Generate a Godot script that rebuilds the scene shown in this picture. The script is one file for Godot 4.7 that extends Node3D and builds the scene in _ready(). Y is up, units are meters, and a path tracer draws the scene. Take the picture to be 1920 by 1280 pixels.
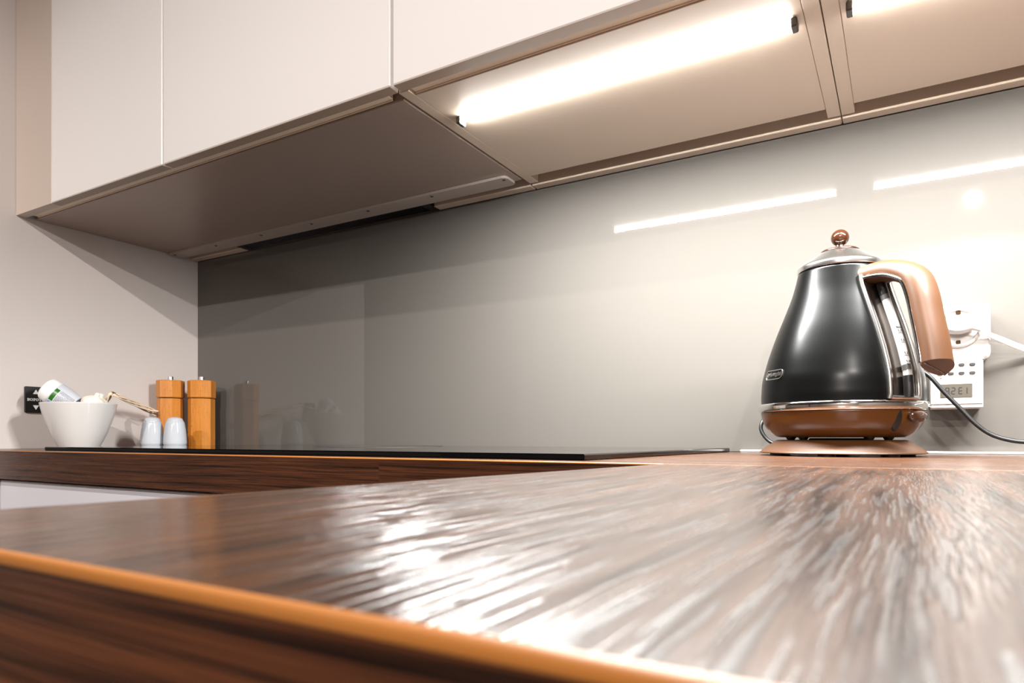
extends Node3D

const TOP := 0.9            # worktop height
const H := 1.3437           # underside of the wall cabinets
const LEFT := -1.4569       # face of the left wall
const OUT := 4294967295     # flat smooth group

var M := {}

# ------------------------------------------------------------------ helpers: nodes
func numbered(called: String) -> String:
	if not has_node(called):
		return called
	var k := 1
	while has_node("%s_%03d" % [called, k]):
		k += 1
	return "%s_%03d" % [called, k]

func thing(called: String, label: String, category: String, at := Vector3.ZERO, turn := 0.0, group := "") -> Node3D:
	var o := Node3D.new()
	o.name = numbered(called)
	add_child(o)
	o.position = at
	o.rotation.y = turn
	o.set_meta("label", label)
	o.set_meta("category", category)
	if group:
		o.set_meta("group", group)
	return o

func obj(called: String, st: SurfaceTool, m: Material, parent: Node3D) -> MeshInstance3D:
	var o := MeshInstance3D.new()
	st.generate_normals()
	o.mesh = st.commit()
	o.mesh.surface_set_material(0, m)
	o.name = called
	o.cast_shadow = GeometryInstance3D.SHADOW_CASTING_SETTING_ON
	parent.add_child(o, true)
	return o

func struct(called: String, st: SurfaceTool, m: Material) -> MeshInstance3D:
	var o := obj(called, st, m, self)
	o.set_meta("kind", "structure")
	return o

func mat(c: Color, rough := 0.5, metal := 0.0) -> StandardMaterial3D:
	var m := StandardMaterial3D.new()
	m.albedo_color = c
	m.roughness = rough
	m.metallic = metal
	return m

func rgb(r: float, g: float, b: float) -> Color:
	return Color(r / 255.0, g / 255.0, b / 255.0)

# ------------------------------------------------------------------ helpers: shapes
func mb() -> SurfaceTool:
	var st := SurfaceTool.new()
	st.begin(Mesh.PRIMITIVE_TRIANGLES)
	return st

func tri(st: SurfaceTool, a: Vector3, b: Vector3, c: Vector3, out: Vector3, ua := Vector2.ZERO, ub := Vector2.ZERO, uc := Vector2.ZERO) -> void:
	if (c - a).cross(b - a).dot(out) < 0.0:
		var t := b
		b = c
		c = t
		var u := ub
		ub = uc
		uc = u
	st.set_uv(ua)
	st.add_vertex(a)
	st.set_uv(ub)
	st.add_vertex(b)
	st.set_uv(uc)
	st.add_vertex(c)

func quad(st: SurfaceTool, a: Vector3, b: Vector3, c: Vector3, d: Vector3, out: Vector3, ua := Vector2.ZERO, ub := Vector2.ZERO, uc := Vector2.ZERO, ud := Vector2.ZERO) -> void:
	tri(st, a, b, c, out, ua, ub, uc)
	tri(st, a, c, d, out, ua, uc, ud)

# a box from lo to hi with chamfered edges, placed by x
func bx(st: SurfaceTool, lo: Vector3, hi: Vector3, b := 0.001, x := Transform3D()) -> void:
	st.set_smooth_group(OUT)
	var c := (lo + hi) / 2
	var h := (hi - lo) / 2
	b = minf(b, minf(h.x, minf(h.y, h.z)) * 0.9)
	var i := h - Vector3(b, b, b)
	var ax := [Vector3.RIGHT, Vector3.UP, Vector3.BACK]
	for k in 3:
		var n: Vector3 = ax[k]
		var p: Vector3 = ax[(k + 1) % 3]
		var q: Vector3 = ax[(k + 2) % 3]
		for s in [-1.0, 1.0]:
			var o: Vector3 = n * s * n.dot(h)
			var pp: Vector3 = p * p.dot(i)
			var qq: Vector3 = q * q.dot(i)
			quad(st, x * (c + o - pp - qq), x * (c + o + pp - qq), x * (c + o + pp + qq), x * (c + o - pp + qq), x.basis * (n * s))
			for s2 in [-1.0, 1.0]:
				# the edge between +-n and +-p, along q
				var e1: Vector3 = n * s * n.dot(h) + p * s2 * p.dot(i)
				var e2: Vector3 = n * s * n.dot(i) + p * s2 * p.dot(h)
				quad(st, x * (c + e1 - qq), x * (c + e1 + qq), x * (c + e2 + qq), x * (c + e2 - qq), x.basis * (n * s + p * s2))
	for sx in [-1.0, 1.0]:
		for sy in [-1.0, 1.0]:
			for sz in [-1.0, 1.0]:
				var s := Vector3(sx, sy, sz)
				tri(st, x * (c + s * Vector3(h.x, i.y, i.z)), x * (c + s * Vector3(i.x, h.y, i.z)), x * (c + s * Vector3(i.x, i.y, h.z)), x.basis * s)

func box(lo: Vector3, hi: Vector3, b := 0.001) -> SurfaceTool:
	var st := mb()
	bx(st, lo, hi, b)
	return st

# profile of (radius, height) from the bottom outwards, up and over; lobes makes it bulge
func lathe(st: SurfaceTool, prof: Array, segs := 64, x := Transform3D(), from := 0.0, to := TAU, lobes := 0, bulge := 0.0) -> void:
	st.set_smooth_group(0)
	for j in segs:
		var a0 := lerpf(from, to, float(j) / segs)
		var a1 := lerpf(from, to, float(j + 1) / segs)
		var k0 := 1.0 + bulge * absf(cos(a0 * lobes / 2.0)) if lobes else 1.0
		var k1 := 1.0 + bulge * absf(cos(a1 * lobes / 2.0)) if lobes else 1.0
		var d0 := Vector3(cos(a0), 0, sin(a0)) * k0
		var d1 := Vector3(cos(a1), 0, sin(a1)) * k1
		for i in prof.size() - 1:
			var p: Vector2 = prof[i]
			var q: Vector2 = prof[i + 1]
			var t := q - p
			if t.length() < 1e-7:
				continue
			var out := (d0 + d1) / 2 * t.y + Vector3.DOWN * t.x
			var v0 := float(i) / (prof.size() - 1)
			var v1 := float(i + 1) / (prof.size() - 1)
			var u0 := float(j) / segs
			var u1 := float(j + 1) / segs
			var a := d0 * p.x + Vector3.UP * p.y
			var b := d1 * p.x + Vector3.UP * p.y
			var c := d1 * q.x + Vector3.UP * q.y
			var d := d0 * q.x + Vector3.UP * q.y
			if p.x > 1e-6:
				tri(st, x * a, x * b, x * c, x.basis * out, Vector2(u0, v0), Vector2(u1, v0), Vector2(u1, v1))
			if q.x > 1e-6:
				tri(st, x * a, x * c, x * d, x.basis * out, Vector2(u0, v0), Vector2(u1, v1), Vector2(u0, v1))

# a profile with its corners rounded: points (r, y), corner radius c
func rounded(pts: Array, c: float, n := 4) -> Array:
	var out := [pts[0]]
	for i in range(1, pts.size() - 1):
		var p: Vector2 = pts[i]
		var a: Vector2 = pts[i - 1] - p
		var b: Vector2 = pts[i + 1] - p
		var l := minf(c, minf(a.length(), b.length()) * 0.45)
		var p0 := p + a.normalized() * l
		var p1 := p + b.normalized() * l
		for k in n + 1:
			var t := float(k) / n
			out.append(p0.lerp(p, t).lerp(p.lerp(p1, t), t))
	out.append(pts[-1])
	return out

func smooth_path(pts: Array, n := 6) -> Array:
	var out := []
	for i in pts.size() - 1:
		var a: Vector3 = pts[maxi(i - 1, 0)]
		var b: Vector3 = pts[i]
		var c: Vector3 = pts[i + 1]
		var d: Vector3 = pts[mini(i + 2, pts.size() - 1)]
		for k in n:
			out.append(b.cubic_interpolate(c, a, d, float(k) / n))
	out.append(pts[-1])
	return out

func smooth2(pts: Array, n := 5) -> Array:
	var out := []
	for i in pts.size() - 1:
		var a: Vector2 = pts[maxi(i - 1, 0)]
		var b: Vector2 = pts[i]
		var c: Vector2 = pts[i + 1]
		var d: Vector2 = pts[mini(i + 2, pts.size() - 1)]
		for k in n:
			out.append(b.cubic_interpolate(c, a, d, float(k) / n))
	out.append(pts[-1])
	return out

func circle(r: float, n := 12) -> Array:
	var out := []
	for k in n:
		out.append(Vector2(cos(TAU * k / n), sin(TAU * k / n)) * r)
	return out

# sweeps a closed section along a path; side is the section's first axis where given, else it is carried along; grow(t) scales it
func sweep(st: SurfaceTool, path: Array, sec: Array, side := Vector3.ZERO, grow = null, caps := true, shift := Vector2.ZERO, cut := Vector3.ZERO) -> void:
	var rings := []
	var carried := side
	for i in path.size():
		var t: Vector3 = (path[mini(i + 1, path.size() - 1)] - path[maxi(i - 1, 0)]).normalized()
		if carried == Vector3.ZERO:
			carried = t.cross(Vector3.UP if absf(t.y) < 0.9 else Vector3.RIGHT).normalized()
		var s := (carried - t * carried.dot(t)).normalized()
		if side == Vector3.ZERO:
			carried = s
		var n := t.cross(s).normalized()
		var k: Vector2 = grow.call(float(i) / (path.size() - 1)) if grow != null else Vector2.ONE
		var ring := []
		for p in sec:
			var off: Vector3 = s * (p.x + shift.x) * k.x + n * (p.y + shift.y) * k.y
			if i == path.size() - 1:
				off -= t * off.dot(cut)
			ring.append(path[i] + off)
		rings.append([ring, path[i] + s * shift.x * k.x + n * shift.y * k.y, t])
	st.set_smooth_group(0)
	var m := sec.size()
	for i in rings.size() - 1:
		for j in m:
			var a: Vector3 = rings[i][0][j]
			var b: Vector3 = rings[i][0][(j + 1) % m]
			var c: Vector3 = rings[i + 1][0][(j + 1) % m]
			var d: Vector3 = rings[i + 1][0][j]
			var u0 := float(i) / rings.size()
			var u1 := float(i + 1) / rings.size()
			quad(st, a, b, c, d, (a + b + c + d) / 4 - (rings[i][1] + rings[i + 1][1]) / 2, Vector2(u0, float(j) / m), Vector2(u0, float(j + 1) / m), Vector2(u1, float(j + 1) / m), Vector2(u1, float(j) / m))
	if caps:
		st.set_smooth_group(OUT)
		for e in [0, rings.size() - 1]:
			var out: Vector3 = rings[e][2] * (-1.0 if e == 0 else 1.0)
			for j in m:
				tri(st, rings[e][1], rings[e][0][j], rings[e][0][(j + 1) % m], out)

# an upright prism over a convex outline (x, z), chamfered at top and bottom
func prism(st: SurfaceTool, poly: Array, y0: float, y1: float, b := 0.001, x := Transform3D()) -> void:
	st.set_smooth_group(OUT)
	var c := Vector2.ZERO
	for p in poly:
		c += p / poly.size()
	var rings := []
	for r in [[y0, b], [y0 + b, 0.0], [y1 - b, 0.0], [y1, b]]:
		var ring := []
		for p in poly:
			var d: Vector2 = p - c
			var q := c + d * (1.0 - float(r[1]) / d.length())
			ring.append(Vector3(q.x, r[0], q.y))
		rings.append(ring)
	var m := poly.size()
	for i in 3:
		for j in m:
			var a: Vector3 = rings[i][j]
			var bb: Vector3 = rings[i][(j + 1) % m]
			var cc: Vector3 = rings[i + 1][(j + 1) % m]
			var d: Vector3 = rings[i + 1][j]
			var out := (a + bb) / 2 - Vector3(c.x, a.y, c.y)
			out += Vector3.UP * [-0.5, 0.0, 0.5][i] * out.length()
			quad(st, x * a, x * bb, x * cc, x * d, x.basis * out)
	for j in m:
		tri(st, x * Vector3(c.x, y0, c.y), x * rings[0][j], x * rings[0][(j + 1) % m], x.basis * Vector3.DOWN)
		tri(st, x * Vector3(c.x, y1, c.y), x * rings[3][j], x * rings[3][(j + 1) % m], x.basis * Vector3.UP)

# a rounded rectangle as an outline, width w, height h, corner r
func rrect(w: float, h: float, r: float, n := 5) -> Array:
	var out := []
	for q in 4:
		var cx: float = (w / 2 - r) * [1, -1, -1, 1][q]
		var cy: float = (h / 2 - r) * [1, 1, -1, -1][q]
		for k in n + 1:
			var a := PI / 2 * (q + float(k) / n)
			out.append(Vector2(cx + r * cos(a), cy + r * sin(a)))
	return out

func ellipsoid(st: SurfaceTool, at: Vector3, r: Vector3, basis := Basis(), n := 20) -> void:
	var prof := []
	for k in n / 2 + 1:
		var a := -PI / 2 + PI * k / (n / 2)
		prof.append(Vector2(maxf(cos(a), 0.0), sin(a)))
	prof[0].x = 0.0
	prof[-1].x = 0.0
	lathe(st, prof, n, Transform3D(basis * Basis.from_scale(r), at))

# lettering: arrays of a text's triangles with the text centred on the origin, height in metres
func letters(text: String, height: float, font_name: String, depth: float, bold := 400) -> PackedVector3Array:
	var t := TextMesh.new()
	var f := SystemFont.new()
	f.font_names = PackedStringArray([font_name])
	f.font_weight = bold
	t.font = f
	t.text = text
	t.font_size = 32
	t.pixel_size = 0.01
	t.depth = 0.01
	t.curve_step = 2.0
	var a := t.get_mesh_arrays()
	var v: PackedVector3Array = a[Mesh.ARRAY_VERTEX]
	var lo := Vector3(1e9, 1e9, 1e9)
	var hi := -lo
	for p in v:
		lo = lo.min(p)
		hi = hi.max(p)
	var out := PackedVector3Array()
	var ids = a[Mesh.ARRAY_INDEX]
	var k := height / (hi.y - lo.y)
	var order := range(v.size()) if ids == null or ids.size() == 0 else Array(ids)
	for i in order:
		var p := v[i] - (lo + hi) / 2
		out.append(Vector3(p.x * k, p.y * k, p.z / 0.01 * depth))
	return out

func put_letters(st: SurfaceTool, v: PackedVector3Array, place: Callable) -> void:
	st.set_smooth_group(OUT)
	for p in v:
		st.set_uv(Vector2.ZERO)
		st.add_vertex(place.call(p))

# ------------------------------------------------------------------ textures
func wood_images() -> Array:
	var w := 1024
	var h := 2048
	var n1 := FastNoiseLite.new()
	n1.seed = 11
	n1.noise_type = FastNoiseLite.TYPE_SIMPLEX_SMOOTH
	n1.frequency = 1.0
	n1.fractal_type = FastNoiseLite.FRACTAL_NONE
	var n2 := FastNoiseLite.new()
	n2.seed = 23
	n2.frequency = 1.0
	n2.fractal_octaves = 2
	var col := PackedByteArray()
	col.resize(w * h * 3)
	var hei := PackedByteArray()
	hei.resize(w * h)
	var rou := PackedByteArray()
	rou.resize(w * h)
	var a := Color(0.385, 0.245, 0.155)
	var b := Color(0.222, 0.138, 0.092)
	var k := 0
	for y in h:
		var v := float(y) / h * 0.4          # metres across the grain
		for x in w:
			var u := float(x) / w * 0.6      # metres along it
			var warp := n1.get_noise_2d(u * 4.0, v * 5.0) * 0.003
			var vv := v + warp
			var broad := n2.get_noise_2d(u * 5.0, vv * 110.0)
			var mid := n1.get_noise_2d(u * 13.0 + 31.0, vv * 480.0)
			var fine := n1.get_noise_2d(u * 34.0 + 77.0, vv * 1300.0)
			var pore := smoothstep(0.10, 0.42, mid * 0.75 + fine * 0.45)
			var t := clampf(0.5 + broad * 0.55 + fine * 0.25, 0.0, 1.0)
			var c := b.lerp(a, t)
			c = c.darkened(pore * 0.35 + clampf(-broad * 2.0 - 0.9, 0.0, 0.3))
			col[k * 3] = int(c.r * 255.0)
			col[k * 3 + 1] = int(c.g * 255.0)
			col[k * 3 + 2] = int(c.b * 255.0)
			hei[k] = int(clampf(0.72 + broad * 0.05 + mid * 0.16 + fine * 0.14 - pore * 0.50, 0.0, 1.0) * 255.0)
			rou[k] = int(clampf(0.21 + pore * 0.06 + broad * 0.03, 0.0, 1.0) * 255.0)
			k += 1
	return [ImageTexture.create_from_image(Image.create_from_data(w, h, false, Image.FORMAT_RGB8, col)), ImageTexture.create_from_image(Image.create_from_data(w, h, false, Image.FORMAT_L8, hei)), ImageTexture.create_from_image(Image.create_from_data(w, h, false, Image.FORMAT_L8, rou))]

func bamboo_image() -> ImageTexture:
	var s := 256
	var im := Image.create(s, s, false, Image.FORMAT_RGB8)
	var n := FastNoiseLite.new()
	n.seed = 5
	n.frequency = 1.0
	for y in s:
		for x in s:
			var u := float(x) / s
			var v := float(y) / s
			var strip := n.get_noise_2d(floorf(u * 7.0) * 13.7, 3.0) * 0.5
			var g := n.get_noise_2d(u * 45.0, v * 2.5) * 0.5
			var spot := clampf((n.get_noise_2d(u * 9.0 + 50.0, v * 14.0) - 0.42) * 4.0, 0.0, 1.0)
			var c := Color(0.68, 0.40, 0.12).lerp(Color(0.84, 0.55, 0.21), clampf(0.5 + strip + g, 0.0, 1.0))
			im.set_pixel(x, y, c.lerp(Color(0.42, 0.20, 0.05), spot * 0.6))
	return ImageTexture.create_from_image(im)

func tube_label_image() -> ImageTexture:
	# u runs round the tube, v along it from the cap
	var im := Image.create(512, 256, false, Image.FORMAT_RGB8)
	im.fill(Color(0.80, 0.81, 0.84))
	im.fill_rect(Rect2i(0, 205, 512, 51), Color(0.36, 0.38, 0.42))
	var rng := RandomNumberGenerator.new()
	rng.seed = 9
	for panel in 2:
		var x0 := 60 + panel * 256
		im.fill_rect(Rect2i(x0 - 8, 6, 40, 40), Color(0.45, 0.66, 0.86))
		im.fill_rect(Rect2i(x0 + 40, 4, 90, 40), Color(0.14, 0.42, 0.10))
		for row in 14:
			var x := x0
			while x < x0 + 130:
				var l := rng.randi_range(5, 16)
				im.fill_rect(Rect2i(x, 56 + row * 10, mini(l, x0 + 132 - x), 4), Color(0.30, 0.31, 0.38))
				x += l + 3
		im.fill_rect(Rect2i(x0 + 10, 214, 46, 26), Color(0.72, 0.73, 0.75))
	return ImageTexture.create_from_image(im)

# ------------------------------------------------------------------ materials
func make_materials() -> void:
	var wood := wood_images()
	for side in ["wood", "wood_edge"]:
		var m := mat(Color.WHITE, 1.0)
		m.roughness_texture = wood[2]
		m.albedo_texture = wood[0]
		m.heightmap_enabled = true
		m.heightmap_texture = wood[1]
		m.heightmap_scale = 0.036
		m.metallic_specular = 0.55
		if side == "wood_edge":
			m.albedo_color = Color(1.0, 0.91, 0.88)
			m.uv1_scale = Vector3(0.6, 1.6, 1)
			m.heightmap_scale = 0.02
		M[side] = m
	M.band = mat(rgb(178, 112, 52), 0.42)
	M.wall = mat(rgb(204, 195, 191), 0.55)
	M.paint = mat(rgb(128, 120, 114), 0.8)
	M.floor = mat(rgb(84, 66, 54), 0.5)
	M.door = mat(rgb(234, 229, 227), 0.28)
	M.filler = mat(rgb(198, 183, 172), 0.35)
	M.carcass = mat(rgb(200, 182, 164), 0.4)
	M.profile = mat(rgb(232, 214, 192), 0.4)
	M.door_edge = mat(rgb(168, 150, 134), 0.45)
	M.cap = mat(rgb(70, 66, 62), 0.5)
	M.screw = mat(rgb(84, 76, 70), 0.4, 0.5)
	M.hood = mat(rgb(160, 143, 132), 0.34, 0.2)
	M.strip = mat(rgb(172, 161, 152), 0.42)
	M.base = mat(rgb(222, 220, 228), 0.3)
	M.glass = mat(rgb(93, 89, 85), 0.015)
	M.trim = mat(rgb(232, 228, 224), 0.25, 0.2)
	M.hob = mat(rgb(8, 8, 9), 0.06)
	M.hob_print = mat(rgb(50, 50, 50), 0.5)
	M.black = mat(rgb(16, 15, 15), 0.4)
	M.rubber = mat(rgb(11, 10, 10), 0.45)
	M.enamel = mat(rgb(6, 6, 6), 0.28)
	M.enamel.metallic_specular = 0.29
	M.chrome = mat(rgb(225, 224, 222), 0.07, 1.0)
	M.steel = mat(rgb(214, 212, 210), 0.24, 1.0)
	M.brown = mat(rgb(73, 42, 16), 0.46)
	M.lid = mat(rgb(220, 218, 216), 0.22, 1.0)
	M.seal = mat(rgb(70, 68, 66), 0.4)
	M.plate = mat(rgb(150, 143, 138), 0.22, 1.0)
	M.brown_gloss = mat(rgb(77, 42, 7), 0.24)
	M.brown_shine = mat(rgb(46, 23, 10), 0.10)
	M.brown_shine.metallic_specular = 0.7
	M.plastic = mat(rgb(196, 192, 189), 0.35)
	M.grey = mat(rgb(150, 146, 142), 0.5)
	M.button = mat(rgb(34, 29, 27), 0.5)
	M.lcd = mat(rgb(74, 69, 62), 0.2)
	M.ink = mat(rgb(10, 8, 7), 0.6)
	M.brass = mat(rgb(60, 42, 26), 0.35, 1.0)
	M.red = mat(rgb(150, 50, 30), 0.4)
	M.ceramic = mat(rgb(212, 208, 206), 0.12)
	M.china = mat(rgb(184, 188, 195), 0.08)
	M.white = mat(rgb(240, 240, 238), 0.4)
	M.garlic = mat(rgb(238, 230, 216), 0.6)
	M.straw = mat(rgb(236, 216, 190), 0.8)
	M.straw_dark = mat(rgb(96, 70, 48), 0.8)
	M.bamboo = mat(Color.WHITE, 0.34)
	M.bamboo.albedo_texture = bamboo_image()
	M.bamboo.uv1_triplanar = true
	M.bamboo.uv1_scale = Vector3(14, 9, 14)
	M.label = mat(Color.WHITE, 0.3)
	M.label.albedo_texture = tube_label_image()
	M.clear = mat(Color(1, 1, 1, 0.35), 0.05)
	M.clear.transparency = BaseMaterial3D.TRANSPARENCY_ALPHA
	M.pane = mat(Color(1, 1, 1, 0.08), 0.02)
	M.pane.transparency = BaseMaterial3D.TRANSPARENCY_ALPHA
	M.led = mat(Color.WHITE, 0.5)
	M.led.emission_enabled = true
	M.led.emission = Color(0.99, 0.995, 0.985)
	M.led.emission_energy_multiplier = LED_GLOW
	M.lamp = mat(Color.WHITE, 0.5)
	M.lamp.emission_enabled = true
	M.lamp.emission = Color(1.0, 0.978, 0.955)
	M.lamp.emission_energy_multiplier = 30.0

# ------------------------------------------------------------------ light numbers
const LED_GLOW := 165.0
const LED_ENERGY := 1.8
const ROOM_A := 5.9
const ROOM_B := 8.6
const LAMPS := [Vector3(1.0, 2.45, 2.68), Vector3(0.40, 2.45, 4.25)]

func _ready() -> void:
	# camera
	var cam := Camera3D.new()
	cam.name = "camera"
	add_child(cam)
	cam.position = Vector3(0, 0.9204, 1.0)
	cam.rotation.y = 0.5287
	cam.projection = Camera3D.PROJECTION_FRUSTUM
	cam.near = 0.01
	cam.far = 50.0
	cam.size = 2.0 * cam.near * 640.0 / 1250.5
	cam.frustum_offset = Vector2(0, cam.near * 180.5 / 1250.5)
	var lens := CameraAttributesPhysical.new()
	lens.frustum_focal_length = 24.0
	lens.frustum_focus_distance = 0.85
	lens.frustum_near = 0.01
	lens.frustum_far = 50.0
	lens.exposure_aperture = 20.0
	cam.attributes = lens
	cam.current = true
	# surroundings
	var we := WorldEnvironment.new()
	we.name = "surroundings"
	var env := Environment.new()
	env.background_mode = Environment.BG_COLOR
	env.background_color = Color(0.03, 0.035, 0.05)
	env.ambient_light_source = Environment.AMBIENT_SOURCE_DISABLED
	env.tonemap_mode = Environment.TONE_MAPPER_LINEAR
	env.tonemap_exposure = 1.0
	env.sdfgi_enabled = true
	env.ssao_enabled = true
	env.ssil_enabled = true
	we.environment = env
	add_child(we)
	make_materials()
	room_lamps()
	room()
	wall_cabinets()
	hood()
	led_bar(-0.507, -0.0905, "lit LED bar under the middle wall cabinet, left of the double seam")
	led_bar(-0.0468, 0.365, "lit LED bar under the right wall cabinet, cut off by the top edge")
	worktops()
	base_cabinets()
	hob()
	kettle_base()
	kettle()
	timer()
	bowl_things()
	mills()
	shakers()
	gate_switch()

# ------------------------------------------------------------------ room
func room_lamps() -> void:
	for k in LAMPS.size():
		var p: Vector3 = LAMPS[k]
		var t := thing("ceiling_spotlight", ["round recessed ceiling spotlight nearer the worktops", "round recessed ceiling spotlight nearer the window with blinds"][k], "ceiling light", Vector3(p.x, 2.5, p.z), 0.0, "recessed ceiling spotlights")
		var st := mb()
		lathe(st, rounded([Vector2(0.036, -0.001), Vector2(0.036, -0.006), Vector2(0.05, -0.006), Vector2(0.05, 0.0)], 0.002), 48)
		obj("trim_ring", st, M.steel, t)
		st = mb()
		lathe(st, [Vector2(0, -0.004), Vector2(0.025, -0.004), Vector2(0.0355, -0.0005), Vector2(0, -0.0005)], 48)
		obj("lamp_disc", st, M.lamp, t)
		var l := SpotLight3D.new()
		l.name = "spotlight_light"
		l.position = Vector3(0, -0.03, 0)
		l.light_color = Color(1.0, 0.978, 0.955)
		l.light_energy = [ROOM_A, ROOM_B][k]
		l.light_size = 0.022
		l.rotation.x = -PI / 2
		l.spot_range = 12.0
		l.spot_attenuation = 2.0
		l.spot_angle = 82.0
		l.spot_angle_attenuation = 0.15
		l.shadow_enabled = true
		t.add_child(l)

func room() -> void:
	struct("floor", box(Vector3(-3.7, -0.1, -0.2), Vector3(2.5, 0, 4.9), 0.001), M.floor)
	struct("ceiling", box(Vector3(-3.7, 2.5, -0.2), Vector3(2.5, 2.6, 4.9), 0.001), M.paint)
	struct("wall_back", box(Vector3(-3.7, 0, -0.12), Vector3(2.5, 2.5, -0.0065), 0.001), M.paint)
	struct("wall_left", box(Vector3(-2.06, 0, -0.006), Vector3(LEFT, 2.4995, 0.575), 0.001), M.wall)
	struct("wall_right", box(Vector3(2.4, 0, -0.006), Vector3(2.5, 2.4995, 4.8), 0.001), M.paint)
	struct("wall_far_left", box(Vector3(-3.7, 0, -0.006), Vector3(-3.6, 2.4995, 4.8), 0.001), M.paint)
	# the wall across the room, with the window that the backsplash mirrors
	var st := mb()
	bx(st, Vector3(-3.7, 0, 4.8), Vector3(2.5, 0.84, 4.9))
	bx(st, Vector3(-3.7, 2.06, 4.8), Vector3(2.5, 2.4995, 4.9))
	bx(st, Vector3(-3.7, 0.84, 4.8), Vector3(-3.3, 2.06, 4.9))
	bx(st, Vector3(-2.2, 0.84, 4.8), Vector3(2.5, 2.06, 4.9))
	struct("wall_front", st, M.paint)
	var win := Node3D.new()
	win.name = "window_1"
	win.set_meta("kind", "structure")
	add_child(win)
	st = mb()
	for x in [-3.3, -2.80, -2.25]:
		bx(st, Vector3(x, 0.84, 4.83), Vector3(x + 0.05, 2.06, 4.88), 0.004)
	for y in [0.84, 2.01]:
		bx(st, Vector3(-3.25, y, 4.83), Vector3(-2.25, y + 0.05, 4.88), 0.004)
	obj("window_frame", st, M.white, win)
	obj("pane", box(Vector3(-3.25, 0.89, 4.852), Vector3(-2.80, 2.01, 4.857), 0.0005), M.pane, win)
	obj("pane", box(Vector3(-2.75, 0.89, 4.852), Vector3(-2.25, 2.01, 4.857), 0.0005), M.pane, win)
	st = mb()
	for x in [[-3.24, -2.81], [-2.74, -2.26]]:
		for k in 44:
			var y := 0.90 + k * 0.025
			bx(st, Vector3(x[0], -0.001, -0.011), Vector3(x[1], 0.001, 0.011), 0.0004, Transform3D(Basis(Vector3.RIGHT, 0.7), Vector3(0, y, 4.825)))
	var bl := obj("blind_slats", st, M.white, win)
	bl.set_meta("kind", "stuff")
	# glass and its foot profile
	var g := thing("backsplash", "glossy taupe glass backsplash between the worktop and the wall cabinets", "backsplash", Vector3(0, TOP, 0))
	obj("glass_panel", box(Vector3(LEFT + 0.0012, 0.0002, -0.006), Vector3(2.39, 0.4415, 0.0), 0.0006), M.glass, g)
	struct("trim_1", box(Vector3(-0.2, TOP + 0.0001, 0.0002), Vector3(2.39, TOP + 0.0034, 0.010), 0.0012), M.trim)

# ------------------------------------------------------------------ wall cabinets
func wall_cabinet(x0: float, x1: float, label: String, doors: Array, filler := 0.0, lit := true) -> void:
	var t := thing("wall_cabinet", label, "wall cabinet", Vector3(x0, H, 0.0), 0.0)
	var w := x1 - x0
	obj("carcass", box(Vector3(0.0, 0.03, 0.053), Vector3(w, 0.72, 0.362), 0.001), M.carcass, t)
	if lit:
		for x in [0.0, w - 0.0155]:
			obj("side_panel", box(Vector3(x, 0, 0.025), Vector3(x + 0.0155, 0.0299, 0.3615), 0.0006), M.carcass, t)
		obj("bottom_panel", box(Vector3(0.0158, 0.0, 0.0525), Vector3(w - 0.0158, 0.016, 0.3482), 0.0005), M.carcass, t)
		obj("back_rail", box(Vector3(0.0, -0.0018, 0.0005), Vector3(w, 0.035, 0.02), 0.0015), M.carcass, t)
	var st := mb()
	bx(st, Vector3(0.0162, 0.0028, 0.3486), Vector3(w - 0.0162, 0.0295, 0.3618), 0.001)
	bx(st, Vector3(0.0162, 0.0012, 0.3486), Vector3(w - 0.0162, 0.0030, 0.3502), 0.0008)
	obj("grip_profile", st, M.profile, t)
	for d in doors:
		obj("door", box(Vector3(d[0] - x0, 0.0009, 0.3625), Vector3(d[1] - x0, 0.716, 0.3798), 0.0012), M.door, t)
		obj("door_edge", box(Vector3(d[0] - x0 + 0.0006, 0.0, 0.3630), Vector3(d[1] - x0 - 0.0006, 0.0009, 0.3792), 0.0003), M.door_edge, t)
	if filler:
		obj("filler_panel", box(Vector3(0, 0.0, 0.3625), Vector3(filler - x0, 0.716, 0.3798), 0.0004), M.filler, t)

func wall_cabinets() -> void:
	wall_cabinet(LEFT + 0.001, -0.5375, "cream double-door wall cabinet over the extractor hood beside the left wall", [[-1.3250, -0.9925], [-0.9885, -0.5330]], -1.3253, false)
	wall_cabinet(-0.5345, -0.0690, "white wall cabinet right of the hood, left of the double seam underneath", [[-0.5285, -0.0690]])
	wall_cabinet(-0.0680, 0.3950, "rightmost wall cabinet, its underside showing right of the double seam", [[-0.0660, 0.3950]])

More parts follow.
